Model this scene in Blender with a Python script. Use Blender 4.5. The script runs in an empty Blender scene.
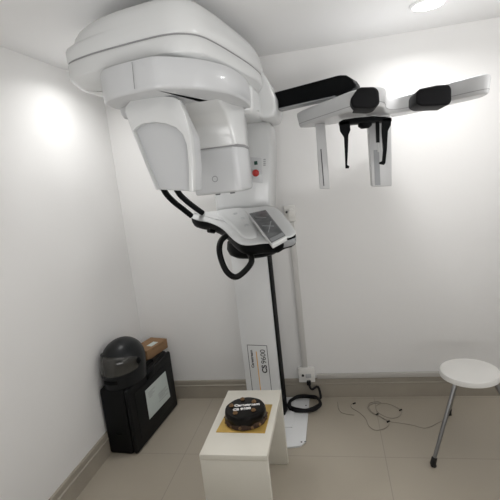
import bpy, bmesh, math, random
from math import sin, cos, pi, sqrt
from mathutils import Vector, Matrix
random.seed(7)
SC = bpy.context.scene
COL = SC.collection

# ------------------------------------------------------------------ camera
F, YAW, PITCH, ROLL, H = 432.0, .1988, .1679, -.1112, 1.65
fw = Vector((-sin(YAW)*cos(PITCH), cos(YAW)*cos(PITCH), -sin(PITCH)))
r0 = fw.cross(Vector((0, 0, 1))).normalized()
u0 = r0.cross(fw)
rt = r0*cos(ROLL) + u0*sin(ROLL)
up = -r0*sin(ROLL) + u0*cos(ROLL)
CAM = Vector((0, 0, H))
cd = bpy.data.cameras.new('camera')
cam = bpy.data.objects.new('camera', cd)
COL.objects.link(cam)
cd.sensor_fit = 'HORIZONTAL'
cd.sensor_width = 36.0
cd.lens = 36.0*F/500.0
cd.clip_start = .02
m = Matrix((rt, up, -fw)).transposed().to_4x4()
m.translation = CAM
cam.matrix_world = m
SC.camera = cam

def ray(x, y):
    return rt*((x-250)/F) - up*((y-250)/F) + fw
def at(x, y, Y):                      # measured point on the vertical plane at depth Y
    d = ray(x, y); return CAM + d*(Y/d.y)
def atz(x, y, z):                     # measured point on the level plane at height z
    d = ray(x, y); return CAM + d*((z-H)/d.z)
def atp(x, y, k, z0, y0):             # measured point on a desk-like sloping plane
    d = ray(x, y); return CAM + d*((z0-k*y0-H)/(d.z-k*d.y))

# ------------------------------------------------------------------ materials
def mat(name, color, rough=.5, metal=0., coat=0., bump=0., bscale=40., vary=0., vscale=3., emit=None, spec=.5, trans=0., alpha=1.):
    m = bpy.data.materials.new(name); m.use_nodes = True
    nt = m.node_tree; b = nt.nodes['Principled BSDF']
    b.inputs['Base Color'].default_value = (*color, 1)
    b.inputs['Roughness'].default_value = rough
    b.inputs['Metallic'].default_value = metal
    b.inputs['Coat Weight'].default_value = coat
    b.inputs['Coat Roughness'].default_value = .08
    b.inputs['Specular IOR Level'].default_value = spec
    b.inputs['Transmission Weight'].default_value = trans
    b.inputs['Alpha'].default_value = alpha
    if emit:
        b.inputs['Emission Color'].default_value = (*emit[0], 1)
        b.inputs['Emission Strength'].default_value = emit[1]
    tc = nt.nodes.new('ShaderNodeTexCoord')
    if vary > 0:
        n = nt.nodes.new('ShaderNodeTexNoise'); n.inputs['Scale'].default_value = vscale
        n.inputs['Detail'].default_value = 5
        nt.links.new(tc.outputs['Object'], n.inputs['Vector'])
        cr = nt.nodes.new('ShaderNodeValToRGB')
        cr.color_ramp.elements[0].position = .3; cr.color_ramp.elements[1].position = .7
        cr.color_ramp.elements[0].color = (*[c*(1-vary) for c in color], 1)
        cr.color_ramp.elements[1].color = (*[min(1, c*(1+vary)) for c in color], 1)
        nt.links.new(n.outputs['Fac'], cr.inputs['Fac'])
        nt.links.new(cr.outputs['Color'], b.inputs['Base Color'])
    if bump > 0:
        n2 = nt.nodes.new('ShaderNodeTexNoise'); n2.inputs['Scale'].default_value = bscale
        nt.links.new(tc.outputs['Object'], n2.inputs['Vector'])
        bp = nt.nodes.new('ShaderNodeBump'); bp.inputs['Strength'].default_value = bump
        bp.inputs['Distance'].default_value = .004
        nt.links.new(n2.outputs['Fac'], bp.inputs['Height'])
        nt.links.new(bp.outputs['Normal'], b.inputs['Normal'])
    return m

M = {}
M['wall'] = mat('painted_wall', (.78, .775, .765), .75, bump=.08, bscale=90, vary=.015, vscale=1.5)
M['wall_left'] = mat('painted_side_wall', (.78, .775, .765), .75, bump=.08, bscale=90, vary=.015, vscale=1.5)
M['ceiling'] = mat('painted_ceiling', (.82, .82, .82), .8, bump=.05, bscale=70)
M['skirting'] = mat('skirting_tile', (.36, .325, .27), .35, vary=.05, vscale=6)
M['skirt_edge'] = mat('skirting_moulding', (.33, .30, .25), .5, vary=.04, vscale=6)
M['trunk'] = mat('trunking_plastic', (.52, .50, .47), .5, vary=.02)
M['conduit'] = mat('conduit_plastic', (.58, .57, .55), .5, vary=.02)
M['white'] = mat('white_gloss_plastic', (.62, .63, .63), .3, coat=.35, vary=.01, vscale=2)
M['white_mid'] = mat('light_grey_plastic', (.52, .53, .54), .35, coat=.2, vary=.01, vscale=2)
M['panel_grey'] = mat('grey_plastic_panel', (.50, .51, .52), .42, coat=.1, vary=.01, vscale=2)
M['colwhite'] = mat('column_painted_metal', (.72, .73, .735), .4, coat=.15, vary=.01, vscale=2)
M['black'] = mat('black_plastic', (.004, .0045, .005), .45, spec=.08, vary=.1, vscale=8)
M['blacksoft'] = mat('black_foam', (.005, .005, .006), .6, spec=.15, bump=.1, bscale=200, vary=.1)
M['handle'] = mat('black_handle_rubber', (.004, .004, .004), .35, spec=.15, vary=.1)
M['seam'] = mat('dark_seam', (.24, .24, .245), .6, vary=.05)
M['dgrey'] = mat('dark_grey_plastic', (.10, .105, .11), .4, vary=.05)
M['mgrey'] = mat('mid_grey_plastic', (.30, .31, .32), .4, vary=.05)
M['red'] = mat('red_button', (.42, .018, .014), .35, coat=.3, vary=.05)
M['green'] = mat('dark_green_button', (.01, .055, .04), .35, vary=.05)
M['orange'] = mat('orange_print', (.75, .42, .08), .5, vary=.03)
M['ink'] = mat('dark_ink', (.03, .03, .032), .6, vary=.05)
M['inkgrey'] = mat('grey_ink', (.23, .23, .24), .6, vary=.05)
M['bench'] = mat('cream_laminate', (.68, .655, .58), .42, vary=.02, vscale=5)
M['gold'] = mat('gold_card', (.55, .36, .09), .35, metal=.55, bump=.15, bscale=60, vary=.1, vscale=20)
M['choc'] = mat('chocolate_glaze', (.003, .0022, .0016), .25, spec=.16, bump=.15, bscale=40, vary=.2, vscale=15)
M['crumb'] = mat('chocolate_sponge', (.035, .017, .008), .8, bump=.8, bscale=120, vary=.5, vscale=60)
M['nut'] = mat('caramel_rosette', (.17, .09, .03), .6, bump=.6, bscale=120, vary=.4, vscale=50)
M['icing'] = mat('white_icing', (.85, .84, .82), .5, vary=.03)
M['case'] = mat('black_case_plastic', (.004, .0045, .005), .5, spec=.2, bump=.15, bscale=250, vary=.15)
M['caselid'] = mat('black_case_recess', (.006, .0065, .007), .55, spec=.2, bump=.15, bscale=250, vary=.15)
M['paper'] = mat('pale_paper', (.56, .62, .60), .7, vary=.03, vscale=10)
M['card'] = mat('brown_cardboard', (.25, .145, .07), .8, bump=.1, bscale=60, vary=.1, vscale=15)
M['cardin'] = mat('brown_cardboard_edge', (.22, .13, .065), .85, vary=.1, vscale=15)
M['helm'] = mat('helmet_gloss_black', (.006, .007, .008), .38, spec=.3, vary=.1, vscale=5)
M['visor'] = mat('smoked_visor', (.040, .039, .035), .16, coat=.25, spec=.4, vary=.3, vscale=9)
M['cable'] = mat('black_cable', (.006, .006, .007), .5, spec=.2, vary=.1)
M['thincable'] = mat('thin_grey_cable', (.31, .285, .24), .5, vary=.08)
M['socket'] = mat('socket_plastic', (.80, .79, .76), .4, vary=.02)
M['steel'] = mat('brushed_steel', (.30, .30, .30), .3, metal=.9, vary=.05)
M['rubber'] = mat('black_rubber', (.012, .012, .012), .7, vary=.1)
M['uphol'] = mat('black_vinyl', (.025, .025, .028), .5, bump=.2, bscale=150, vary=.1)
M['lamp'] = mat('lamp_diffuser', (.9, .9, .9), .5, emit=((1, .99, .97), 9))
M['lamprim'] = mat('lamp_rim', (.85, .85, .85), .4, vary=.02)
M['silver'] = mat('silver_plastic', (.55, .555, .56), .36, coat=.15, vary=.02)
M['sil_dark'] = mat('dark_slot', (.09, .09, .095), .5, vary=.05)  # dark grey for the slit in the collimator post

def screen_mat():
    m = bpy.data.materials.new('touchscreen_glass'); m.use_nodes = True
    nt = m.node_tree; b = nt.nodes['Principled BSDF']
    tc = nt.nodes.new('ShaderNodeTexCoord')
    n = nt.nodes.new('ShaderNodeTexNoise'); n.inputs['Scale'].default_value = 14; n.inputs['Detail'].default_value = 2
    nt.links.new(tc.outputs['Object'], n.inputs['Vector'])
    cr = nt.nodes.new('ShaderNodeValToRGB')
    cr.color_ramp.elements[0].color = (.075, .08, .083, 1); cr.color_ramp.elements[0].position = .42
    cr.color_ramp.elements[1].color = (.16, .165, .17, 1); cr.color_ramp.elements[1].position = .62
    nt.links.new(n.outputs['Fac'], cr.inputs['Fac'])
    nt.links.new(cr.outputs['Color'], b.inputs['Base Color'])
    b.inputs['Roughness'].default_value = .18
    return m
M['screen'] = screen_mat()

def floor_mat():
    m = bpy.data.materials.new('glossy_floor_tile'); m.use_nodes = True
    nt = m.node_tree; b = nt.nodes['Principled BSDF']
    tc = nt.nodes.new('ShaderNodeTexCoord')
    mp = nt.nodes.new('ShaderNodeMapping'); mp.inputs['Location'].default_value = (1.048+12, -2.294+.646*20, 0)
    nt.links.new(tc.outputs['Object'], mp.inputs['Vector'])
    br = nt.nodes.new('ShaderNodeTexBrick')
    br.offset = 0; br.squash = 1
    br.inputs['Scale'].default_value = 1
    br.inputs['Mortar Size'].default_value = .0022
    br.inputs['Mortar Smooth'].default_value = .2
    br.inputs['Brick Width'].default_value = 1.203
    br.inputs['Row Height'].default_value = .646
    br.inputs['Color1'].default_value = (.40, .36, .295, 1)
    br.inputs['Color2'].default_value = (.41, .369, .302, 1)
    br.inputs['Mortar'].default_value = (.30, .275, .235, 1)
    nt.links.new(mp.outputs['Vector'], br.inputs['Vector'])
    n = nt.nodes.new('ShaderNodeTexNoise'); n.inputs['Scale'].default_value = 2.5; n.inputs['Detail'].default_value = 6
    nt.links.new(tc.outputs['Object'], n.inputs['Vector'])
    cr = nt.nodes.new('ShaderNodeValToRGB')
    cr.color_ramp.elements[0].color = (.93, .93, .93, 1); cr.color_ramp.elements[1].color = (1.04, 1.03, 1.02, 1)
    nt.links.new(n.outputs['Fac'], cr.inputs['Fac'])
    mx = nt.nodes.new('ShaderNodeMix'); mx.data_type = 'RGBA'; mx.blend_type = 'MULTIPLY'
    mx.inputs['Factor'].default_value = 1
    nt.links.new(br.outputs['Color'], mx.inputs[6]); nt.links.new(cr.outputs['Color'], mx.inputs[7])
    nt.links.new(mx.outputs[2], b.inputs['Base Color'])
    b.inputs['Roughness'].default_value = .30
    b.inputs['Specular IOR Level'].default_value = .35
    return m
M['floor'] = floor_mat()

# ------------------------------------------------------------------ mesh helpers
def NB(): return bmesh.new()

def obj(name, bm, material, parent=None, smooth=True, angle=38):
    base = Vector((0, 0, 0))
    p = parent
    while p is not None:
        base += p.location; p = p.parent
    bmesh.ops.recalc_face_normals(bm, faces=bm.faces[:])
    if parent is None:                      # origin at the base of the thing itself
        lo = Vector([min(v.co[i] for v in bm.verts) for i in range(3)])
        hi = Vector([max(v.co[i] for v in bm.verts) for i in range(3)])
        own = Vector(((lo.x+hi.x)/2, (lo.y+hi.y)/2, lo.z))
        base = own
    bmesh.ops.translate(bm, verts=bm.verts[:], vec=-base)
    me = bpy.data.meshes.new(name); bm.to_mesh(me); bm.free()
    me.materials.append(material)
    if smooth:
        me.polygons.foreach_set('use_smooth', [True]*len(me.polygons))
        me.set_sharp_from_angle(angle=math.radians(angle))
    o = bpy.data.objects.new(name, me); COL.objects.link(o)
    if parent is not None: o.parent = parent
    else: o.location = base
    return o

def thing(name, label, cat, loc, group=None):
    o = bpy.data.objects.new(name, None); COL.objects.link(o)
    o.location = loc; o.empty_display_size = .1
    o['label'] = label; o['category'] = cat
    if group: o['group'] = group
    return o
def tag(o, label, cat, group=None):
    o['label'] = label; o['category'] = cat
    if group: o['group'] = group
    return o
def struct(name, bm, material, smooth=False):
    me_o = obj(name, bm, material, None, smooth)
    me_o['kind'] = 'structure'
    return me_o

def bevel_all(bm, w, seg=3, ang=30):
    es = [e for e in bm.edges if len(e.link_faces) == 2 and e.calc_face_angle(0) > math.radians(ang)]
    if es and w > 0:
        bmesh.ops.bevel(bm, geom=es, offset=w, segments=seg, profile=.5, affect='EDGES', clamp_overlap=True)

def merge(dst, src, mtx=None):
    vm = {}
    for v in src.verts:
        vm[v] = dst.verts.new(mtx @ v.co if mtx else v.co)
    for f in src.faces:
        try: dst.faces.new([vm[v] for v in f.verts])
        except ValueError: pass
    src.free()

def box(bm, lo, hi, bev=0., seg=2, mtx=None):
    t = NB(); bmesh.ops.create_cube(t, size=1)
    for v in t.verts:
        v.co = Vector([(lo[i]+hi[i])/2 + v.co[i]*(hi[i]-lo[i]) for i in range(3)])
    bmesh.ops.recalc_face_normals(t, faces=t.faces[:])
    bevel_all(t, bev, seg)
    merge(bm, t, mtx); return bm

def loft(bm, rings, cap0=True, cap1=True, closed=True):
    rows = [[bm.verts.new(p) for p in r] for r in rings]
    n = len(rows[0])
    for a, b in zip(rows, rows[1:]):
        for i in range(n if closed else n-1):
            j = (i+1) % n
            try: bm.faces.new((a[i], a[j], b[j], b[i]))
            except ValueError: pass
    if cap0: bm.faces.new(list(reversed(rows[0])))
    if cap1: bm.faces.new(rows[-1])
    return bm

def prism(bm, pts, vec, bev=0., seg=2, ang=30):
    t = NB()
    a = [Vector(p) for p in pts]; b = [p + Vector(vec) for p in a]
    loft(t, [a, b])
    bmesh.ops.recalc_face_normals(t, faces=t.faces[:])
    bevel_all(t, bev, seg, ang)
    merge(bm, t); return bm

def catmull(pts, n=6, closed=False):
    pts = [Vector(p) for p in pts]; out = []; N = len(pts)
    rng = range(N) if closed else range(N-1)
    for i in rng:
        if closed: p0, p1, p2, p3 = pts[i-1], pts[i], pts[(i+1) % N], pts[(i+2) % N]
        else: p0, p1, p2, p3 = pts[max(i-1, 0)], pts[i], pts[i+1], pts[min(i+2, N-1)]
        for k in range(n):
            t = k/n
            out.append(.5*((2*p1) + (p2-p0)*t + (2*p0-5*p1+4*p2-p3)*t*t + (3*p1-p0-3*p2+p3)*t**3))
    if not closed: out.append(pts[-1])
    return out

def tube(bm, pts, r, seg=10, closed=False, caps=True):
    pts = [Vector(p) for p in pts]; N = len(pts); rings = []
    prev = None
    for i, p in enumerate(pts):
        if closed: t = (pts[(i+1) % N]-pts[i-1]).normalized()
        else: t = (pts[min(i+1, N-1)]-pts[max(i-1, 0)]).normalized()
        if prev is None:
            ref = Vector((0, 0, 1)) if abs(t.z) < .9 else Vector((1, 0, 0))
            nrm = (ref - t*ref.dot(t)).normalized()
        else:
            nrm = (prev - t*prev.dot(t)).normalized()
        prev = nrm; bn = t.cross(nrm)
        rr = r[i] if isinstance(r, (list, tuple)) else r
        rings.append([p + (nrm*cos(2*pi*k/seg) + bn*sin(2*pi*k/seg))*rr for k in range(seg)])
    if closed: loft(bm, rings+[rings[0]], False, False); bmesh.ops.remove_doubles(bm, verts=bm.verts[:], dist=1e-6)
    else: loft(bm, rings, caps, caps)
    return bm

def lathe(bm, prof, c, seg=32, axis=(0, 0, 1), rad=None):
    ax = Vector(axis).normalized()
    ref = Vector((1, 0, 0)) if abs(ax.x) < .9 else Vector((0, 1, 0))
    a = (ref-ax*ref.dot(ax)).normalized(); b = ax.cross(a); c = Vector(c)
    rings = [[c + ax*h + (a*cos(2*pi*k/seg)+b*sin(2*pi*k/seg))*max(r, 1e-4)*(rad(2*pi*k/seg, h) if rad else 1) for k in range(seg)] for r, h in prof]
    loft(bm, rings); return bm

def offset2d(pts, d):               # inward offset of a closed plan outline (d>0 shrinks)
    N = len(pts); area = sum(pts[i].x*pts[(i+1) % N].y - pts[(i+1) % N].x*pts[i].y for i in range(N))
    s = 1 if area > 0 else -1; out = []
    for i in range(N):
        t = (pts[(i+1) % N]-pts[i-1]); t = Vector((t.x, t.y, 0)).normalized()
        nrm = Vector((-t.y, t.x, 0))*s
        out.append(pts[i] + nrm*d)
    return out

def plan_body(bm, plan, prof):      # prof: list of (inset, z[, extra inset towards the far left end])
    rings = []
    for e in prof:
        ins, z = e[0], e[1]
        q = offset2d(plan, ins)
        if len(e) > 2: q = [p + Vector((e[2]*max(0, min(1, (-.72-p.x)/.27)), 0, 0)) for p in q]
        rings.append([Vector((p.x, p.y, z)) for p in q])
    loft(bm, rings); return bm

def text_mesh(body, size, extrude, mtx, parent, material, name='lettering', bold=0., align='CENTER'):
    cu = bpy.data.curves.new(name, 'FONT'); cu.body = body; cu.size = size
    cu.align_x = align; cu.align_y = 'CENTER'; cu.extrude = extrude; cu.offset = bold
    tmp = bpy.data.objects.new(name, cu); COL.objects.link(tmp)
    dg = bpy.context.evaluated_depsgraph_get()
    me = bpy.data.meshes.new_from_object(tmp.evaluated_get(dg))
    bpy.data.objects.remove(tmp); bpy.data.curves.remove(cu)
    bm = NB(); bm.from_mesh(me); bpy.data.meshes.remove(me)
    bmesh.ops.transform(bm, matrix=mtx, verts=bm.verts[:])
    return obj(name, bm, material, parent, smooth=False)

def frame(o, x, y):                  # 4x4 from origin, x axis, y axis
    x = x.normalized(); y = (y-x*y.dot(x)).normalized(); z = x.cross(y)
    m = Matrix((x, y, z)).transposed().to_4x4(); m.translation = o; return m

# ------------------------------------------------------------------ room shell
XL, XR, YB, YF, ZC = -1.532, 1.75, 2.98, -1.4, 2.41
T = .1
struct('floor', box(NB(), (XL-T, YF-T, -T), (XR+T, YB+T, 0)), M['floor'])
# the floor tile pattern uses object space: keep its origin at the world origin
fl = bpy.data.objects['floor']; off = fl.location.copy()
for v in fl.data.vertices: v.co += off
fl.location = (0, 0, 0)
struct('ceiling', box(NB(), (XL-T, YF-T, ZC), (XR+T, YB+T, ZC+T)), M['ceiling'])
struct('wall_back', box(NB(), (XL-T, YB, 0), (XR+T, YB+T, ZC)), M['wall'])
struct('wall_left', box(NB(), (XL-T, YF, 0), (XL, YB, ZC)), M['wall_left'])
struct('wall_right', box(NB(), (XR, YF, 0), (XR+T, YB, ZC)), M['wall'])

# skirting: tiled lower band, then a thin moulding with a lit ledge
def skirt_profile(): return [(0, 0), (.016, 0), (.016, .098), (.014, .102), (0, .102)]
def mould_profile(): return [(0, .102), (.019, .102), (.021, .106), (.013, .111), (.013, .138), (.009, .146), (0, .146)]
def wall_strip(prof, side):
    b = NB()
    if side == 'back': rings = [[Vector((x, YB-d, z)) for d, z in prof] for x in (XL, XR)]
    elif side == 'left': rings = [[Vector((XL+d, y, z)) for d, z in prof] for y in (YF, YB-.016)]
    else: rings = [[Vector((XR-d, y, z)) for d, z in prof] for y in (YF, YB-.016)]
    loft(b, rings); return b
for s in ('back', 'left', 'right'):
    struct('baseboard_'+s, wall_strip(skirt_profile(), s), M['skirting'])
for k, s in enumerate(('back', 'left', 'right')):
    struct('trim_%d' % (k+1), wall_strip(mould_profile(), s), M['skirt_edge'])
# cable trunking above the skirting, right of the socket
b = NB(); box(b, (-.205, YB-.022, .148), (XR, YB, .182), .004)
struct('trim_4', b, M['trunk'], True)

# ------------------------------------------------------------------ the dental X-ray machine
mroot = thing('dental_scanner', 'tall white dental X-ray machine with overhead gantry, side arm and black handle', 'X-ray machine', (-.52, 2.72, 0))

# base plate on the floor
pl = [(-.80, 2.95), (-.80, 2.42), (-.77, 2.375), (-.72, 2.36), (-.36, 2.36), (-.30, 2.375), (-.272, 2.42), (-.272, 2.95)]
b = NB(); prism(b, [Vector((x, y, 0)) for x, y in pl], (0, 0, .014), .004)
bp = obj('base_plate', b, M['colwhite'], mroot)
for px, py in ((301.5, 442), (305.2, 441.7), (306, 405.5)):
    c = atz(px, py, .0142); b = NB(); lathe(b, [(.006, 0), (.006, .0015), (.004, .002)], c, 14)
    obj('bolt', b, M['dgrey'], bp)
qa, qb = atz(294.3, 415, .02), atz(290, 427, .02)
b = NB(); box(b, (-.72, qb.y, .012), (qa.x, 2.93, .021), .004); obj('cable_cover', b, M['colwhite'], mroot)

# column, turned a little to its left
TH = math.radians(-10)
CC = Vector((-.545, 2.80, 0)); cw = .252
cm = Matrix.Translation(CC) @ Matrix.Rotation(TH, 4, 'Z')
b = NB(); box(b, (-cw/2, -.09, .014), (cw/2-.0005, -.03, 1.42), .004, 2, cm); box(b, (-.09, -.032, .014), (.07, .09, 1.42), .004, 2, cm); col = obj('column', b, M['colwhite'], mroot)
b = NB(); box(b, (cw/2, -.088, .014), (cw/2+.008, -.012, 1.42), .004, 2, cm); obj('side_rail', b, M['black'], mroot)
# printed panel on the column
def colp(u, z, d=.0915): return cm @ Vector((u, -d, z))
lx0, lx1, lz0, lz1 = -.083, .058, .10, .525
def strip(bm, a, bb, w, nrm, th=.0006):
    a, bb = Vector(a), Vector(bb); t = (bb-a).normalized(); s = t.cross(nrm).normalized()*w/2
    prism(bm, [a-s, bb-s, bb+s, a+s], nrm*th)
ny = (cm.to_3x3() @ Vector((0, -1, 0)))
b = NB()
for p, q in (((lx0, lz0), (lx0, lz1)), ((lx1, lz0), (lx1, lz1)), ((lx0, lz1), (lx1, lz1)), ((lx0, lz0), (lx1, lz0))):
    strip(b, colp(*p, .0902), colp(*q, .0902), .0035, ny)
obj('printed_border', b, M['ink'], col, False)
b = NB(); strip(b, colp(-.022, lz0+.02, .0902), colp(-.022, lz1-.045, .0902), .006, ny)
obj('printed_stripe', b, M['orange'], col, False)
xr = cm.to_3x3() @ Vector((1, 0, 0))
text_mesh('CS', .050, .0004, frame(colp(.026, .355, .0905), Vector((0, 0, 1)), -xr), col, M['ink'], 'model_lettering', .0016)
text_mesh('9600', .052, .0004, frame(colp(.026, .445, .0905), Vector((0, 0, 1)), -xr), col, M['ink'], 'model_lettering', .0)
text_mesh('Carestream', .027, .0004, frame(colp(-.058, .425, .0905), Vector((0, 0, 1)), -xr), col, M['ink'], 'maker_lettering', .0006)
# carriage that rides on the column
b = NB()
cp = [at(x, y, 2.62) for x, y in ((216, 262), (213, 150), (235, 118), (269, 121), (272, 145), (273, 262))]
cp = [Vector((p.x, 2.62, p.z)) for p in cp]
cp[0].x = cp[1].x = cp[1].x-.03; cp[2].x -= .03; cp[0].z = cp[5].z = 1.30
prism(b, cp, (0, .28, 0), .022, 4)
car = obj('carriage', b, M['white'], mroot)
# shoulder between carriage and gantry head
b = NB()
sp = [at(x, y, 2.50) for x, y in ((236, 128), (240, 70), (258, 66), (268, 80), (276, 98), (277, 110), (274, 119), (266, 120.5), (255, 117))]
prism(b, [Vector((p.x-(.06 if i < 2 else 0), 2.44, p.z)) for i, p in enumerate(sp)], (0, .40, 0), .016, 3)
obj('shoulder', b, M['white'], mroot)
b = NB(); box(b, (-.60, 2.20, 1.955), (-.345, 2.62, 2.10), .03, 4); obj('arm_bracket', b, M['white'], mroot)
# emergency panel
def carp(px, py, d=0): p = at(px, py, 2.62); return Vector((p.x, 2.62-d, p.z))
b = NB(); q = [carp(x, y) for x, y in ((250.5, 157), (261.5, 158), (262.5, 183), (251.5, 182))]
prism(b, q, (0, -.003, 0), .001); pan = obj('button_panel', b, M['white_mid'], mroot)
b = NB(); lathe(b, [(.019, 0), (.021, .004), (.021, .014), (.016, .019), (.004, .021)], carp(256, 173, .003), 24, (0, -1, 0))
obj('emergency_button', b, M['red'], pan)
b = NB(); c = carp(256, 163, .003); box(b, (c.x-.010, c.y-.006, c.z-.011), (c.x+.010, c.y, c.z+.011), .002)
obj('power_switch', b, M['green'], pan)
b = NB()
for k in range(4):
    c = carp(264.5, 159.5+k*1.9); box(b, (c.x-.007, c.y-.001, c.z-.003), (c.x+.007, c.y+.004, c.z+.003))
obj('printed_marks', b, M['mgrey'], car, False)

# gantry head: two shells with a fine gap
ZS = 2.18
hv = [(-.995, 1.695), (-.91, 1.655), (-.82, 1.628), (-.70, 1.602), (-.60, 1.585), (-.53, 1.582), (-.475, 1.603), (-.432, 1.655), (-.402, 1.76), (-.366, 1.97),
      (-.337, 2.18), (-.322, 2.36), (-.325, 2.52), (-.345, 2.66), (-.42, 2.76), (-.56, 2.80), (-.72, 2.76), (-.86, 2.62), (-.95, 2.40), (-1.01, 2.15), (-1.04, 1.95), (-1.045, 1.82), (-1.028, 1.74)]
HP = catmull([Vector((x, y, 0)) for x, y in hv], 4, True)
b = NB(); plan_body(b, HP, [(.10, 2.072), (.055, 2.076), (.03, 2.088), (.006, 2.113), (.001, 2.117), (0, 2.122), (0, 2.172), (.003, 2.1765), (.012, 2.178)])
lower = obj('gantry_lower_cover', b, M['white'], mroot, angle=50)
b = NB(); plan_body(b, HP, [(.012, 2.1815), (.003, 2.183), (0, 2.187), (0, 2.225, 0), (.0005, 2.234, .006), (.001, 2.241, .022), (.0015, 2.243, .036), (.002, 2.249, .04), (.005, 2.268, .046), (.012, 2.290, .06), (.024, 2.308, .085), (.055, 2.322, .13), (.12, 2.332, .20)])
upper = obj('gantry_upper_cover', b, M['white'], mroot, angle=50)
b = NB(); plan_body(b, HP, [(.0035, 2.176), (.0035, 2.184)]); obj('gantry_seam', b, M['seam'], mroot)

# rotating arm right under the head
def plan_at(pts, z): return [Vector((p.x, p.y, 0)) for p in (atz(x, y, z) for x, y in pts)]
bf = plan_at([(101, 71), (115, 65), (130, 61), (150, 56.5), (165, 56), (182, 57), (200, 59), (225, 65), (240, 73), (248, 82), (253, 96)], 2.092)
bv = bf + [Vector(p) for p in ((-.35, 2.34, 0), (-.40, 2.46, 0), (-.52, 2.50, 0), (-.64, 2.42, 0), (-.72, 2.22, 0), (-.79, 2.0, 0), (-.845, 1.80, 0), (-.845, 1.66, 0))]
BP = catmull(bv, 4, True)
b = NB(); plan_body(b, BP, [(.004, 2.092), (0, 2.085), (0, 1.998), (.002, 1.990), (.006, 1.985), (.010, 1.983)])
arm = obj('rotating_arm', b, M['white_mid'], mroot, angle=32)
LP = catmull([Vector((x, y, 0)) for x, y in ((-.825, 1.73), (-.75, 1.715), (-.66, 1.72), (-.63, 1.76), (-.62, 1.86), (-.64, 1.98), (-.72, 2.02), (-.79, 1.96), (-.835, 1.82))], 4, True)
b = NB(); plan_body(b, LP, [(0, 1.988), (.003, 1.960), (.010, 1.945), (.026, 1.940)]); obj('arm_underside', b, M['white_mid'], arm, angle=50)
b = NB()
p1, p2 = atz(132, 62, 2.085), at(140, 96, 1.43)
sA = Vector((p1.x, p1.y-.0005, 2.085)); sB = Vector((p1.x-.005, p1.y-.0005, 1.995))
tube(b, [sA, sB], .0012, 6); obj('panel_seam', b, M['seam'], arm)

# sensor housing, hanging from the front of the arm
YS = 1.63
def sx(pts, Y): return [Vector((p.x, Y, p.z)) for p in (at(x, y, YS) for x, y in pts)]
outer = [(125, 112), (125.5, 106), (130, 101), (139, 98), (150, 96.5), (163, 96), (174, 97), (179, 100), (184, 112), (190.5, 136), (193, 165), (193, 192), (155.5, 190), (143, 159), (131.5, 131)]
back = [{(179, 100): (171, 106), (184, 112): (177, 118), (174, 97): (167, 101), (163, 96): (160, 98)}.get(q, q) for q in outer]
b = NB(); t = NB(); loft(t, [sx(outer, YS+.03), sx(outer, YS+.05), sx(back, YS+.125)]); bmesh.ops.recalc_face_normals(t, faces=t.faces[:]); bevel_all(t, .007, 3, 50); merge(b, t); sens = obj('sensor_housing', b, M['white_mid'], mroot)
rim = [(125, 112), (125.5, 106), (130, 101), (139, 98), (150, 96.5), (163, 96), (174, 97), (179, 100), (184, 112), (190.5, 136), (193, 165), (193, 192),
       (188.8, 192), (188.4, 165), (186.5, 145), (182.5, 134), (176, 127.5), (166, 123.5), (154, 122), (143, 123.5), (136.5, 127), (133.2, 130.5), (144.5, 159), (157.3, 190.1), (155.5, 190), (143, 159), (131.5, 131)]
b = NB(); prism(b, sx(rim, YS), (0, .04, 0), .004, 2, 25); obj('sensor_hood', b, M['white'], sens)
b = NB(); c = at(160, 96, YS+.06); lathe(b, [(.062, -.012), (.062, .03)], (c.x, YS+.075, c.z), 32); obj('pivot_collar', b, M['seam'], sens)
c = at(160, 96, YS)
# source housing at the back right of the arm
YO = 2.02
def so(px, py): p = at(px, py, YO); return p
zt, zm, zb = 1.986, at(236, 145, YO).z, at(236, 192, YO).z
xl0, xr0, xr1 = at(192, 170, YO).x, at(235, 168, YO).x, at(247.5, 168, YO+.13).x
def spl(z, grow=0., cut=0.):
    return [Vector((xl0-grow, YO-grow*1.6, z)), Vector((xr0, YO-grow*1.6, z)), Vector((xr0+.02, YO+.02, z)), Vector((xr1+cut, YO+.13, z)), Vector((xr1-.02+cut, YO+.34, z)), Vector((xl0-grow, YO+.34, z))]
b = NB(); t = NB(); loft(t, [spl(zb), spl(zm-.0015)]); bmesh.ops.recalc_face_normals(t, faces=t.faces[:]); bevel_all(t, .012, 3, 20); merge(b, t)
src = obj('source_housing', b, M['white_mid'], mroot)
b = NB(); t = NB(); loft(t, [spl(zm+.0015), spl(zm+.05, .001), spl(zm+.10, .010, .003), spl(zm+.145, .040, .006), spl(zt+.01, .13, .012)]); bmesh.ops.recalc_face_normals(t, faces=t.faces[:]); bevel_all(t, .010, 2, 20); merge(b, t)
neck = obj('source_neck', b, M['white'], mroot)
b = NB(); t = NB(); loft(t, [spl(zm-.006, -.004), spl(zm+.006, -.004)]); merge(b, t); obj('housing_seam', b, M['seam'], src)
c = at(215, 179, YO); b = NB()
tube(b, [Vector((c.x+.013*cos(a*pi/14), YO-.0005, c.z+.013*sin(a*pi/14))) for a in range(28)], .0022, 8, True); obj('power_symbol', b, M['mgrey'], src)
b = NB(); pts = catmull([(195, 114), (203, 119), (209, 129), (212, 147)], 6) if False else None
ar = [at(x, y, YO-.02) for x, y in ((193, 113), (201, 117), (207, 125), (210.5, 135), (212, 145))]
# feet below the source
for px in (216, 231):
    b = NB(); c = at(px, 191, YO+.05); lathe(b, [(.012, -.008), (.014, .004)], (c.x, YO+.08, zb), 16)
    obj('rubber_foot', b, M['dgrey'], src)
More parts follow.
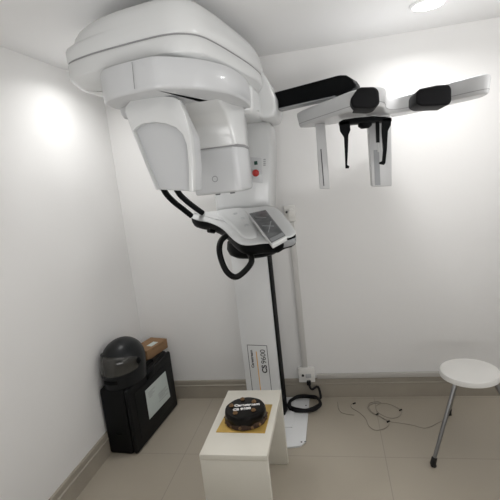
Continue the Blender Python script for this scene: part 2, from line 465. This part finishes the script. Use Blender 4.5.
# two black head-support rods from the gantry to the console
for k, pts in enumerate(([(191.5, 216, 2.50), (183.5, 209.5, 2.46), (173.5, 201.5, 2.38), (164.5, 191, 2.28), (158, 172, 2.14), (156, 140, 2.05), (155, 108, 2.0)],
                         [(202.5, 213, 2.55), (195.5, 208, 2.50), (186, 200.5, 2.42), (177.5, 191, 2.32), (171, 170, 2.18), (168, 140, 2.09), (168, 108, 2.04)])):
    pp = [at(*q) for q in pts]; pp[-1].z = 1.99
    b = NB(); tube(b, catmull(pp, 6), .0168, 12); obj('support_rod', b, M['black'], mroot)

# console
K, Z0, Y0 = .35, 1.46, 2.6
top_px = [(191, 217), (193.5, 212.5), (202, 211), (214, 209.5), (230, 208), (250, 207.5), (270, 206.5), (279, 210), (287, 219), (293, 227), (295.5, 233), (292, 236.5),
          (285, 238.5), (277, 242.5), (262, 243.5), (250, 245), (242, 244.5), (236, 241.5), (230, 236.5), (225, 231), (218, 226), (208, 222), (197, 220)]
nrm = Vector((0, -K, 1)).normalized()
tp = [atp(x, y, K, Z0, Y0) for x, y in top_px]
for p in tp:
    if p.y > 2.60: p.z -= (p.y-2.60)*K; p.y = 2.60
tpc = catmull(tp, 4, True)
cen = sum(tpc, Vector())/len(tpc)
def shrink(pts, d):
    out = []; N = len(pts)
    for i in range(N):
        t = (pts[(i+1) % N]-pts[i-1]).normalized(); n2 = t.cross(nrm)
        if n2.dot(pts[i]-cen) < 0 and False: n2 = -n2
        out.append(pts[i]-n2*d)
    return out
def area_sign(pts): return sum((pts[i].x*pts[(i+1) % len(pts)].y - pts[(i+1) % len(pts)].x*pts[i].y) for i in range(len(pts)))
sg = 1 if area_sign(tpc) > 0 else -1
def ring(d, h): return [p + nrm*h for p in shrink(tpc, d*sg)]
b = NB(); loft(b, [ring(.003, -.004), ring(0, -.002), ring(0, .001), ring(.004, .004), ring(.014, .007), ring(.03, .009)])
con = obj('console', b, M['white'], mroot, angle=60)
b = NB(); loft(b, [ring(.045, -.078), ring(.022, -.072), ring(.006, -.060), ring(-.001, -.032), ring(.001, -.006)]); obj('console_underside', b, M['black'], con, angle=60)
# raised contoured pod at the middle of the console
pod = catmull([atp(x, y, K, Z0, Y0) for x, y in ((217, 213), (228, 210.5), (243, 210), (250, 218), (256, 229), (258, 238), (250, 240.5), (242, 239), (235, 232), (228, 225), (220, 219))], 4, True)
pc = sum(pod, Vector())/len(pod); sgp = 1 if area_sign(pod) > 0 else -1
def pring(f, h): return [pc+(p-pc)*f + nrm*h for p in pod]
b = NB(); loft(b, [pring(1, .004), pring(.99, .010), pring(.95, .016), pring(.86, .021), pring(.72, .023), pring(.66, .0215)]); obj('control_pod', b, M['white'], con, angle=60)
for px, py, rr in ((236, 217, .012), (243, 222, .012), (247, 229, .012)):
    c = atp(px, py, K, Z0, Y0)+nrm*.021
    b = NB(); lathe(b, [(rr, 0), (rr, .003), (rr*.75, .006)], c, 16, nrm); obj('button', b, M['white_mid'], con)
# dark tip on the right end of the console
tipp = [atp(x, y, K, Z0, Y0) for x, y in ((283, 231), (290, 230), (295.8, 233.5), (292.5, 237.3), (286, 239), (281, 240))]
b = NB(); prism(b, [p-nrm*.05 for p in tipp], nrm*.036, .006); obj('console_tip', b, M['mgrey'], con)
# touchscreen
h0 = .055
tq = [atp(x, y, K, Z0+h0, Y0) for x, y in ((248, 213), (265.5, 209), (287, 236.5), (272, 244.5))]
b = NB(); prism(b, [p-nrm*.026 for p in tq], nrm*.026, .006, 3); scr = obj('touchscreen', b, M['white'], con)
qc = sum(tq, Vector())/4
b = NB(); prism(b, [qc+(p-qc)*.93+nrm*.0002 for p in tq], nrm*.0016); obj('screen_bezel', b, M['dgrey'], scr, False)
def tqi(u, v): return (tq[0]*(1-u)+tq[1]*u)*(1-v) + (tq[3]*(1-u)+tq[2]*u)*v
b = NB(); prism(b, [tqi(u, v)+nrm*.002 for u, v in ((.10, .07), (.90, .07), (.90, .84), (.10, .84))], nrm*.001); glass = obj('display', b, M['screen'], scr, False)
b = NB(); prism(b, [tqi(u, v)+nrm*.002 for u, v in ((.07, .87), (.93, .87), (.93, .95), (.07, .95))], nrm*.001); obj('bezel_strip', b, M['mgrey'], scr, False)
b = NB()
strip(b, tqi(.2, .5)+nrm*.0031, tqi(.75, .62)+nrm*.0031, .006, nrm); strip(b, tqi(.25, .72)+nrm*.0031, tqi(.8, .45)+nrm*.0031, .004, nrm); strip(b, tqi(.2, .2)+nrm*.0031, tqi(.7, .3)+nrm*.0031, .004, nrm)
obj('screen_graphics', b, M['mgrey'], glass, False)
b = NB(); tube(b, [qc-nrm*.06, qc-nrm*.024], .035, 20); obj('screen_mount', b, M['dgrey'], con)
# black bowl under the console
b = NB()
bc = at(254, 241, 2.44)
lathe(b, [(.05, -.085), (.120, -.08), (.150, -.062), (.162, -.03), (.155, .012)], (bc.x, 2.44, bc.z), 36, rad=lambda a, h: 1)
bowl = obj('console_hub', b, M['black'], con, angle=50)
# handle loop
hp = [(226, 236, 2.28), (221, 241, 2.24), (219.3, 250, 2.20), (222, 262, 2.17), (227.5, 272.5, 2.15), (235.5, 277, 2.14), (243.5, 272.3, 2.15), (250.5, 264, 2.17), (251.5, 258, 2.19), (248.5, 251.5, 2.22), (244, 244, 2.27)]
b = NB(); tube(b, catmull([at(*q) for q in hp], 6), .0160, 14); obj('grab_handle', b, M['handle'], mroot)
b = NB(); tube(b, [at(214, 231.5, 2.44), at(208.5, 230.5, 2.40)], .013, 12); obj('handle_stub', b, M['handle'], con)

# black side arm to the head-positioning unit
def bar(px, py, Y): return at(px, py, Y)
YA, YE = 2.60, 2.44
fa = [at(273.5, 92.5, YA), at(274.5, 109, YA), at(335, 95.5, 2.47), at(345.5, 93.5, YE), at(355.5, 87.5, YE-.01), at(356, 84, YE-.01), at(352.5, 79, YE), at(346, 75, YE), at(340, 75, 2.45), at(337, 75.5, 2.46)]
b = NB(); prism(b, fa, (.03, .10, 0), .009, 3); arm2 = obj('side_arm', b, M['black'], mroot)
b = NB(); prism(b, [at(275, 109, YA), at(275, 110.5, YA), at(335, 97, 2.47), at(335, 95.5, 2.47)], (.03, .09, 0), .001); obj('arm_trim', b, M['mgrey'], arm2)

# head-positioning unit on the arm
ZB_, ZT_ = 1.900, 1.985
plan = [(-.165, 2.66), (-.145, 2.58), (-.05, 2.41), (.03, 2.28), (.10, 2.16), (.165, 2.11), (.24, 2.11), (.285, 2.20), (.315, 2.40), (.36, 2.52), (.42, 2.52), (.50, 2.41), (.60, 2.28), (.70, 2.19), (.745, 2.22), (.745, 2.36),
        (.64, 2.52), (.53, 2.68), (.42, 2.76), (.28, 2.75), (.12, 2.70), (.0, 2.73), (-.08, 2.745), (-.13, 2.72)]
UP = catmull([Vector((x, y, 0)) for x, y in plan], 3, True)
b = NB(); plan_body(b, UP, [(.024, ZB_-.001), (.016, ZB_), (.010, ZB_+.008), (.008, ZB_+.026), (.001, ZT_-.02), (.004, ZT_-.006), (.016, ZT_)])
ceph = obj('head_unit', b, M['silver'], mroot, angle=50)
b = NB(); plan_body(b, UP, [(.0080, ZB_+.017), (.0078, ZB_+.0195)]); obj('unit_seam', b, M['seam'], ceph)
b = NB(); c = at(347, 95, 2.44); tube(b, [Vector((.115, 2.50, 1.955)), Vector((.115, 2.50, 2.05))], .035, 20); obj('arm_pivot', b, M['silver'], ceph)
# black caps
def capbox(px, Y, dY, name):
    q = [at(x, y, Y) for x, y in px]
    b = NB(); prism(b, [Vector((p.x, Y, p.z)) for p in q], (0, dY, 0), .012, 3)
    return obj(name, b, M['blacksoft'], ceph)
capbox([(350.5, 103), (351, 98), (357, 89), (361, 86.8), (375, 86.5), (379, 90), (380, 103), (376.5, 107), (370, 108.5), (354, 108)], 2.06, .20, 'end_cap')
capbox([(416, 103), (416.3, 93), (419.5, 88.5), (437, 84.8), (449, 84), (452, 88), (452, 101), (449, 105), (421, 106)], 2.12, .20, 'end_cap')
# two hanging columns
def post(px, Y, dY, name, m_):
    q = [at(x, y, Y) for x, y in px]; b = NB()
    prism(b, [Vector((p.x, Y, p.z)) for p in q], (0, dY, 0), .006, 2); return obj(name, b, m_, ceph)
c1 = post([(315.3, 124), (324.8, 123), (330, 189), (319.6, 189)], 2.56, .05, 'collimator_post', M['silver'])
b = NB(); box(b, (at(321, 148, 2.56).x-.004, 2.5585, at(323.2, 186, 2.56).z), (at(321, 148, 2.56).x+.002, 2.561, at(321, 149, 2.56).z)); obj('slit', b, M['sil_dark'], c1, False)
c2 = post([(367.5, 119), (391.5, 115), (392, 186), (372, 187)], 2.52, .09, 'detector_post', M['silver'])
b = NB(); prism(b, [Vector((p.x, 2.5185, p.z)) for p in (at(x, y, 2.52) for x, y in ((373.5, 150), (379, 150), (380.5, 185), (375, 185.3)))], (0, .003, 0)); obj('detector_window', b, M['mgrey'], c2, False)
# ear rods and nose rest
b = NB()
pq = [at(x, y, 2.42) for x, y in ((338.5, 122.5), (343, 120), (355, 118), (372, 116.5), (384, 117), (391, 118), (391.5, 121.5), (378, 122), (362, 123), (350, 124.5), (340, 126))]
prism(b, [Vector((p.x, 2.40, p.z)) for p in pq], (0, .09, 0), .003, 2, 25); hold = obj('rod_carrier', b, M['black'], ceph)
b = NB(); c = at(365, 126, 2.44); lathe(b, [(.022, -.012), (.036, 0), (.036, .02)], (c.x, 2.44, c.z), 20); obj('carrier_hub', b, M['black'], hold)
for pts in ([(339, 122), (349.5, 120.5), (350.5, 130), (348.5, 135), (348, 150), (347.3, 165), (349.5, 166), (349, 168.5), (345.5, 168.5), (344.8, 150), (344, 137), (340, 131)],
            [(382, 118.5), (391.5, 118), (391, 125), (388, 131), (387, 150), (385.5, 163), (384, 165), (379.5, 164), (379.5, 162.5), (382.5, 161), (383.3, 150), (382, 132)]):
    b = NB(); prism(b, [Vector((p.x, 2.40, p.z)) for p in (at(x, y, 2.40) for x, y in pts)], (0, .03, 0), .002, 1, 25); obj('ear_rod', b, M['black'], hold)
b = NB(); prism(b, [Vector((p.x, 2.41, p.z)) for p in (at(x, y, 2.41) for x, y in ((375.5, 119), (379.5, 119), (379.8, 142.5), (376.3, 142.5)))], (0, .02, 0), .002); nr = obj('nose_rest', b, M['black'], hold)
b = NB(); tube(b, [at(378, 142, 2.42), at(378.5, 152, 2.42)], .005, 10); obj('clear_rod', b, M['white'], nr)

# ------------------------------------------------------------------ wall fittings
def socket(px0, px1, Y, name, label):
    a, c = at(*px0, Y), at(*px1, Y)
    t = thing(name, label, 'socket', ((a.x+c.x)/2, YB, c.z))
    b = NB(); box(b, (a.x, YB-.03, c.z), (c.x, YB, a.z), .005); plate = obj('face_plate', b, M['socket'], t)
    return t, a, c
t, a, c = socket((297.8, 368), (315.2, 382), 2.955, 'wall_socket', 'white wall socket on the skirting at the foot of the vertical conduit')
b = NB(); mx_, mz = (a.x*.72+c.x*.28), (a.z+c.z)/2
lathe(b, [(.009, 0), (.009, .006), (.004, .008)], (mx_, YB-.03, mz), 16, (0, -1, 0)); obj('switch', b, M['ink'], t)
b = NB(); box(b, ((a.x*.4+c.x*.6)-.018, YB-.034, mz-.02), ((a.x*.4+c.x*.6)+.022, YB-.03, mz+.012), .002); obj('outlet_insert', b, M['white_mid'], t)
b = NB(); box(b, (c.x-.06, YB-.058, c.z-.012), (c.x-.03, YB-.03, c.z+.02), .006); obj('plug', b, M['cable'], t)
SOCK = Vector((c.x-.045, YB-.05, c.z-.008))
t, a, c = socket((283.5, 206), (296, 221), 2.96, 'wall_socket', 'white wall socket behind the console with a round white plug in it')
b = NB(); lathe(b, [(.026, 0), (.028, .012), (.026, .03), (.014, .036)], ((a.x*.3+c.x*.7), YB-.03, (a.z+c.z)/2+.006), 20, (0, -1, 0)); obj('round_plug', b, M['socket'], t)
b = NB(); lathe(b, [(.008, 0), (.008, .005)], (a.x*.75+c.x*.25, YB-.03, (a.z+c.z)/2+.012), 14, (0, -1, 0)); obj('switch', b, M['ink'], t)
ca, cb = at(292, 222, 2.97), at(305, 368, 2.97)
b = NB(); box(b, (cb.x-.02, YB-.018, cb.z-.002), (cb.x+.02, YB, ca.z), .003)
tag(obj('cable_conduit', b, M['conduit']), 'pale grey vertical cable conduit on the back wall between two sockets', 'conduit')

# power cable: from the socket to a coil lying behind the machine
cpts = [SOCK]
cc = atz(304.5, 403.5, .03)
cpts += [SOCK+Vector((.02, -.012, -.03)), Vector((-.205, 2.935, .10)), Vector((-.188, 2.90, .035))]
rx, ry = .118, .098
for k in range(1, 50):
    a = .35 + k*2*pi/14
    jr = 1 + .03*sin(k*.9) - .035*(k//14)
    cpts.append(Vector((cc.x+rx*jr*cos(a), min(cc.y, 2.83)+ry*jr*sin(a), .026+.006*(k//14)+.003*sin(k*2.1))))
cpts += [Vector((-.395, 2.74, .035))]
b = NB(); tube(b, catmull(cpts, 4), .0085, 10)
tag(obj('power_cable', b, M['cable']), 'thick black power cable coiled on the floor at the machine base', 'cable')
# thin data cable on the floor
tp_ = [(354, 403.6), (351, 405), (352, 408), (360, 413), (366, 419), (369, 426), (375, 430), (383, 429), (389, 425), (388, 421), (380, 416.5), (372, 413), (368, 407), (374, 403.5), (386, 403.5), (396, 407), (401.5, 412),
       (398, 417), (390, 418), (382, 415), (377, 411), (376, 406), (381, 403), (376, 401.5), (369, 404), (371, 411), (379, 416), (388, 421), (400, 423), (412, 425), (424, 428), (432, 426), (437.5, 423), (447, 419)]
b = NB(); tube(b, catmull([atz(x, y, .004) for x, y in tp_], 5), .0019, 8)
t = thing('data_cable', 'thin grey cable with dark connector ends looped loosely on the floor tiles', 'cable', atz(385, 412, 0))
obj('cord', b, M['thincable'], t)
for px, py in ((354.2, 403.3), (400.5, 410), (377, 414.3), (388.3, 421.5)):
    c = atz(px, py, .005); b = NB(); tube(b, [c-Vector((.008, .006, 0)), c+Vector((.008, .006, 0))], .005, 8); obj('connector', b, M['cable'], t)
b = NB(); tube(b, catmull([atz(x, y, .003) for x, y in ((338, 402), (338.5, 408), (341, 412), (346, 414), (354, 415))], 5), .0018, 8)
tag(obj('thin_cord', b, M['thincable']), 'short thin pale cord lying on the floor nearest the machine base', 'cord')

# ------------------------------------------------------------------ bench, cake board, cake
bx0, bx1, by0, by1, bz = -.672, -.362, 1.665, 2.243, .45
t = thing('bench', 'small cream laminate bench with solid end panels, a cake on top', 'bench', ((bx0+bx1)/2, (by0+by1)/2, 0))
b = NB(); box(b, (bx0, by0, bz-.028), (bx1, by1, bz), .0025); obj('bench_top', b, M['bench'], t)
b = NB(); box(b, (bx0+.001, by0+.001, 0), (bx1-.001, by0+.03, bz-.0282), .002); obj('end_panel', b, M['bench'], t)
b = NB(); box(b, (bx0+.001, by1-.03, 0), (bx1-.001, by1-.001, bz-.0282), .002); obj('end_panel', b, M['bench'], t)
bd = [atz(x, y, bz) for x, y in ((216, 432.5), (265, 433.5), (272.5, 405), (231, 404.5))]
b = NB(); prism(b, [Vector((p.x, p.y, bz+.0002)) for p in bd], (0, 0, .004), .0012)
tag(obj('cake_board', b, M['gold']), 'shiny gold cardboard cake board under the chocolate cake on the bench', 'cake board')
bt = bz+.0044
ck = Vector((-.507, 1.945, bt+.0006)); R = .103
t = thing('cake', 'round dark chocolate cake with white icing writing and caramel rosettes', 'cake', ck)
drip = lambda a, h: 1+.012*sin(7*a)+.01*sin(13*a+1)
b = NB(); lathe(b, [(R*1.02, 0), (R*1.04, .006), (R*1.03, .018), (R*.99, .026)], ck, 60, rad=drip); obj('sponge_rim', b, M['crumb'], t)
b = NB(); lathe(b, [(R*.97, .014), (R*1.005, .020), (R*1.0, .048), (R*.985, .057), (R*.95, .062), (R*.85, .0635), (.01, .0635)], ck, 60, rad=lambda a, h: 1+.008*sin(9*a)); gl = obj('glaze', b, M['choc'], t)
zt2 = ck.z+.0635
for px, py in ((242.5, 399.5), (254, 402), (231.5, 406), (235.3, 413.3), (253.5, 410.5)):
    c = atz(px, py, zt2); b = NB()
    lathe(b, [(.0110, -.001), (.0115, .003), (.008, .006), (.009, .008), (.004, .0115)], c, 20, rad=lambda a, h: 1+.13*sin(6*a+h*300)); obj('rosette', b, M['nut'], t)
for k in range(26):
    a = -pi*.98 + k*pi/13 + random.uniform(-.05, .05); c = ck+Vector((R*1.04*cos(a), R*1.04*sin(a), .010+random.uniform(0, .006)))
    if k % 2 == 0:
        b = NB(); bmesh.ops.create_icosphere(b, subdivisions=1, radius=random.uniform(.005, .009), matrix=Matrix.Translation(c)); obj('crumb_cluster', b, M['nut'], t)
def onplane(px, py): return atz(px, py, zt2+.0006)
xa = onplane(258, 404.2)-onplane(236, 405.8); ya = onplane(246, 401)-onplane(245, 408)
text_mesh('Carestream', .027, .0014, frame((onplane(247, 404.9)), xa, Vector((-xa.y, xa.x, 0))), t, M['icing'], 'icing_lettering', .0012)
xa = onplane(251, 407.5)-onplane(235, 409.3)
text_mesh('CS 9600', .026, .0014, frame((onplane(241.8, 409.1)), xa, Vector((-xa.y, xa.x, 0))), t, M['icing'], 'icing_lettering', .0012)

# ------------------------------------------------------------------ black case, helmet, cardboard box
CZ = .445
ct = Matrix.Translation(Vector((-1.322, 2.268, 0))) @ Matrix.Rotation(math.radians(-5.2), 4, 'Z')   # origin: near right bottom corner
t = thing('equipment_case', 'black hard equipment case standing on its edge against the left wall', 'case', (-1.40, 2.58, 0))
b = NB(); box(b, (-.205, 0, 0), (-.03, .61, CZ), .022, 4, ct); cs = obj('case_body', b, M['case'], t)
b = NB(); box(b, (-.0295, .004, .004), (0, .606, CZ-.004), .02, 4, ct); lid = obj('case_lid', b, M['case'], t)
b = NB(); box(b, (-.002, .07, .06), (.003, .54, CZ-.06), .002, 2, ct); obj('lid_panel', b, M['caselid'], lid)
def lab(px, py):
    p0 = ct @ Vector((.0036, 0, 0)); n = ct.to_3x3() @ Vector((1, 0, 0)); d = ray(px, py)
    return CAM + d*((p0-CAM).dot(n)/d.dot(n))
ncs = ct.to_3x3() @ Vector((1, 0, 0))
lq = [lab(x, y) for x, y in ((145, 391), (165.3, 371), (170.3, 396.5), (149.5, 419.5))]
b = NB(); prism(b, lq, ncs*.0008); pp = obj('paper_sheet', b, M['paper'], t, False)
def lqi(u, v): return (lq[0]*(1-u)+lq[1]*u)*(1-v)+(lq[3]*(1-u)+lq[2]*u)*v + ncs*.0009
b = NB()
for u0_, u1_, v in ((.10, .42, .16), (.10, .30, .22), (.10, .38, .28), (.12, .26, .34), (.50, .92, .52), (.50, .85, .58), (.52, .95, .64), (.52, .80, .70), (.50, .9, .78)):
    strip(b, lqi(u0_, v), lqi(u1_, v), .004, ncs, .0003)
obj('printed_lines', b, M['mgrey'], pp, False)
b = NB(); box(b, (-.001, .24, CZ-.055), (.006, .34, CZ-.02), .004, 2, ct); obj('latch', b, M['black'], lid)
b = NB(); tube(b, catmull([ct @ Vector(p) for p in ((-.05, .30, CZ-.004), (-.05, .31, CZ+.012), (-.05, .36, CZ+.016), (-.05, .41, CZ+.012), (-.05, .42, CZ-.004))], 5), .009, 10); obj('carry_handle', b, M['black'], cs)
b = NB(); box(b, (-.13, -.006, .14), (-.09, .004, .15), .002, 1, ct); obj('front_latch', b, M['black'], cs)

# helmet, turned towards the viewer and a little left
hr = .128
hc = at(122.5, 366, 2.425); hz0 = CZ + .002
t = thing('motorcycle_helmet', 'black full-face motorcycle helmet with clear visor resting on the black case', 'helmet', (hc.x, hc.y, hz0))
HD = math.radians(-98)                      # facing direction in plan
hm = Matrix.Translation(Vector((hc.x+.014, hc.y+.005, hz0+.136))) @ Matrix.Rotation(HD, 4, 'Z')
def helm_pt(th, ph, grow=0.):                # th azimuth (0 = face), ph elevation
    rx_, ry_, rz_ = .158+grow, .129+grow, .139+grow
    c_ = cos(ph) if ph >= 0 else 1-.06*sin(ph)**2
    x = rx_*c_*cos(th); y = ry_*c_*sin(th); z = rz_*sin(ph)
    if z < 0 and cos(th) > 0: x *= 1-.13*(z/rz_)
    if z < 0 and cos(th) < 0: x *= 1+.10*(z/rz_)
    return hm @ Vector((x, y, z))
NT, NP = 48, 22
def patch(bm, t0, t1, p0, p1, grow, th=.004, nt=24, np_=10, edge=None):
    o_ = [[helm_pt(t0+(t1-t0)*i/nt, p0(t0+(t1-t0)*i/nt)+(p1(t0+(t1-t0)*i/nt)-p0(t0+(t1-t0)*i/nt))*j/np_, grow) for i in range(nt+1)] for j in range(np_+1)]
    i_ = [[helm_pt(t0+(t1-t0)*i/nt, p0(t0+(t1-t0)*i/nt)+(p1(t0+(t1-t0)*i/nt)-p0(t0+(t1-t0)*i/nt))*j/np_, grow-th) for i in range(nt+1)] for j in range(np_+1)]
    vo = [[bm.verts.new(p) for p in r] for r in o_]; vi = [[bm.verts.new(p) for p in r] for r in i_]
    for j in range(np_):
        for i in range(nt):
            bm.faces.new((vo[j][i], vo[j][i+1], vo[j+1][i+1], vo[j+1][i])); bm.faces.new((vi[j+1][i], vi[j+1][i+1], vi[j][i+1], vi[j][i]))
    for j in range(np_):
        bm.faces.new((vo[j+1][0], vi[j+1][0], vi[j][0], vo[j][0])); bm.faces.new((vo[j][nt], vi[j][nt], vi[j+1][nt], vo[j+1][nt]))
    for i in range(nt):
        bm.faces.new((vo[0][i], vi[0][i], vi[0][i+1], vo[0][i+1])); bm.faces.new((vo[np_][i+1], vi[np_][i+1], vi[np_][i], vo[np_][i]))
b = NB()
rings = []
for j in range(NP+1):
    ph = math.radians(-78) + (math.radians(90)-math.radians(-78))*j/NP
    if j == NP: ph -= .002
    rings.append([helm_pt(2*pi*i/NT, ph) for i in range(NT)])
rings[0] = [Vector((p.x, p.y, max(p.z, hz0))) for p in rings[0]]
loft(b, rings); shell = obj('helmet_shell', b, M['helm'], t, angle=60)
rad = math.radians
b = NB(); patch(b, rad(-78), rad(78), lambda a: rad(-20+6*(abs(a)/1.36)**2), lambda a: rad(29-15*(abs(a)/1.36)**2), .006, .005); vis = obj('visor', b, M['visor'], t, angle=60)
b = NB(); patch(b, rad(-80), rad(80), lambda a: rad(29.3-15*(abs(a)/1.36)**2), lambda a: rad(34-15*(abs(a)/1.36)**2), .009, .008, 24, 3); obj('brow_rim', b, M['helm'], t, angle=60)
b = NB(); patch(b, rad(-75), rad(75), lambda a: rad(-27+6*(abs(a)/1.36)**2), lambda a: rad(-20.5+6*(abs(a)/1.36)**2), .008, .007, 24, 3); obj('chin_rim', b, M['helm'], t, angle=60)
for s in (-1, 1):
    p = helm_pt(rad(80*s), rad(2), .002); n = (p-hm.translation).normalized()
    b = NB(); lathe(b, [(.020, -.004), (.020, .006), (.014, .010), (.004, .011)], p, 20, n); obj('visor_pivot', b, M['black'], t)
b = NB(); patch(b, rad(-22), rad(22), lambda a: rad(-44), lambda a: rad(-34), .004, .006, 10, 3); obj('chin_vent', b, M['black'], t)

# cardboard parcel behind the helmet
zt3 = CZ + .085
pa, pb, pcx = atz(146.5, 349.5, zt3), atz(166.5, 337, zt3), atz(137, 338.5, zt3)
ax_ = Vector((pb.x-pa.x, pb.y-pa.y, 0)); L_ = .235; ax_.normalize(); bx_ = Vector((-ax_.y, ax_.x, 0)); W_ = .15
o0 = Vector((pb.x, min(pb.y, 2.93), 0)) - ax_*L_
om = frame(Vector((o0.x, o0.y, CZ+.001)), ax_, bx_)
if (om @ Vector((0, W_, 0))).x < XL+.01: W_ = (o0.x-XL-.012)
t = thing('cardboard_box', 'small flat brown cardboard box with a white label behind the helmet', 'box', (o0.x, o0.y, CZ))
b = NB(); box(b, (0, 0, 0), (L_, W_, .068), .003, 2, om); cbx = obj('carton', b, M['card'], t)
b = NB(); box(b, (-.001, -.001, .0682), (L_+.001, W_*.5-.001, .0715), .001, 1, om); obj('flap', b, M['card'], t)
b = NB(); box(b, (-.001, W_*.5+.001, .0682), (L_+.001, W_+.001, .0715), .001, 1, om); obj('flap', b, M['card'], t)
b = NB(); box(b, (.08, .022, .0718), (.16, .068, .0726), .0, 1, om); sl = obj('shipping_label', b, M['paper'], t, False)
b = NB(); box(b, (.06, -.0012, .052), (.19, -.0002, .0682), .0, 1, om); obj('tuck_slot', b, M['cardin'], t, False)

# ------------------------------------------------------------------ stool at the right edge
fx = atz(433.8, 466, 0)
t = thing('stool', 'stool at the right edge on thin steel legs with black rubber feet', 'stool', (fx.x+.24, fx.y+.20, 0))
SX, SY, SR = fx.x+.245, fx.y+.19, .155
b = NB(); lathe(b, [(SR*.9, .425), (SR, .432), (SR, .452), (SR*.97, .460), (SR*.85, .464), (.01, .465)], (SX, SY, 0), 48); obj('seat', b, M['socket'], t)
for k in range(3):
    a = math.atan2(fx.y-SY, fx.x-SX) + k*2*pi/3; rr = sqrt((fx.x-SX)**2+(fx.y-SY)**2)
    A = Vector((SX+rr*cos(a), SY+rr*sin(a), .03)); B = Vector((SX+SR*.72*cos(a), SY+SR*.72*sin(a), .43))
    b = NB(); tube(b, [A, B], [.010, .012], 14); lg = obj('leg', b, M['steel'], t)
    d = (A-B).normalized(); b = NB(); tube(b, [A-d*.02, A+d*.012, Vector((A.x, A.y, 0))], [.0145, .0155, .015], 14); obj('rubber_foot', b, M['rubber'], lg)

# ------------------------------------------------------------------ lights
def downlight(x, y, power, label, r=.075, vis=True):
    t = thing('downlight', label, 'ceiling light', (x, y, ZC-.012), 'recessed ceiling downlights')
    b = NB(); lathe(b, [(r+.015, .012), (r+.015, .006), (r+.008, 0), (r, 0), (r, .012)], (x, y, ZC-.012), 40); obj('lamp_rim', b, M['lamprim'], t)
    b = NB(); lathe(b, [(r-.001, .001), (r-.001, .011)], (x, y, ZC-.0125), 40); obj('diffuser', b, M['lamp'], t)
    ld = bpy.data.lights.new('downlight_lamp', 'AREA'); ld.shape = 'DISK'; ld.size = r*2; ld.energy = power; ld.color = (1, .99, .98)
    ld.spread = math.radians(155)
    lo = bpy.data.objects.new('downlight_lamp', ld); COL.objects.link(lo); lo.location = (0, 0, -.004); lo.parent = t
lt = atz(428, 3, ZC)
downlight(lt.x, lt.y, 5.5, 'round recessed ceiling downlight at the top right above the side arm')
downlight(-1.12, 2.36, 4.6, 'round recessed ceiling downlight hidden behind the gantry by the left wall')
ul = bpy.data.lights.new('added_ceiling_fill', 'AREA'); ul.shape = 'RECTANGLE'; ul.size = 2.0; ul.size_y = 1.2; ul.energy = 46; ul.color = (1, .985, .97)  # added fill light, unseen behind the camera, aimed up to brighten the ceiling
uo = bpy.data.objects.new('added_ceiling_fill', ul); COL.objects.link(uo); uo.location = (.3, -.7, .9); uo.rotation_euler = (math.radians(180-17), 0, 0)
sl_ = bpy.data.lights.new('side_lamp', 'AREA'); sl_.shape = 'RECTANGLE'; sl_.size = 1.3; sl_.size_y = .5; sl_.energy = 13; sl_.color = (1, .99, .98)
so_ = bpy.data.objects.new('side_lamp', sl_); COL.objects.link(so_); so_.location = (1.68, 1.75, 2.0); so_.rotation_euler = (0, math.radians(90+25), 0)
w = bpy.data.worlds.new('world'); SC.world = w; w.use_nodes = True
bg = w.node_tree.nodes['Background']; bg.inputs['Color'].default_value = (.9, .95, 1, 1); bg.inputs['Strength'].default_value = .08

SC.view_settings.view_transform = 'Standard'
SC.view_settings.look = 'None'
SC.view_settings.exposure = .13
SC.view_settings.gamma = 1
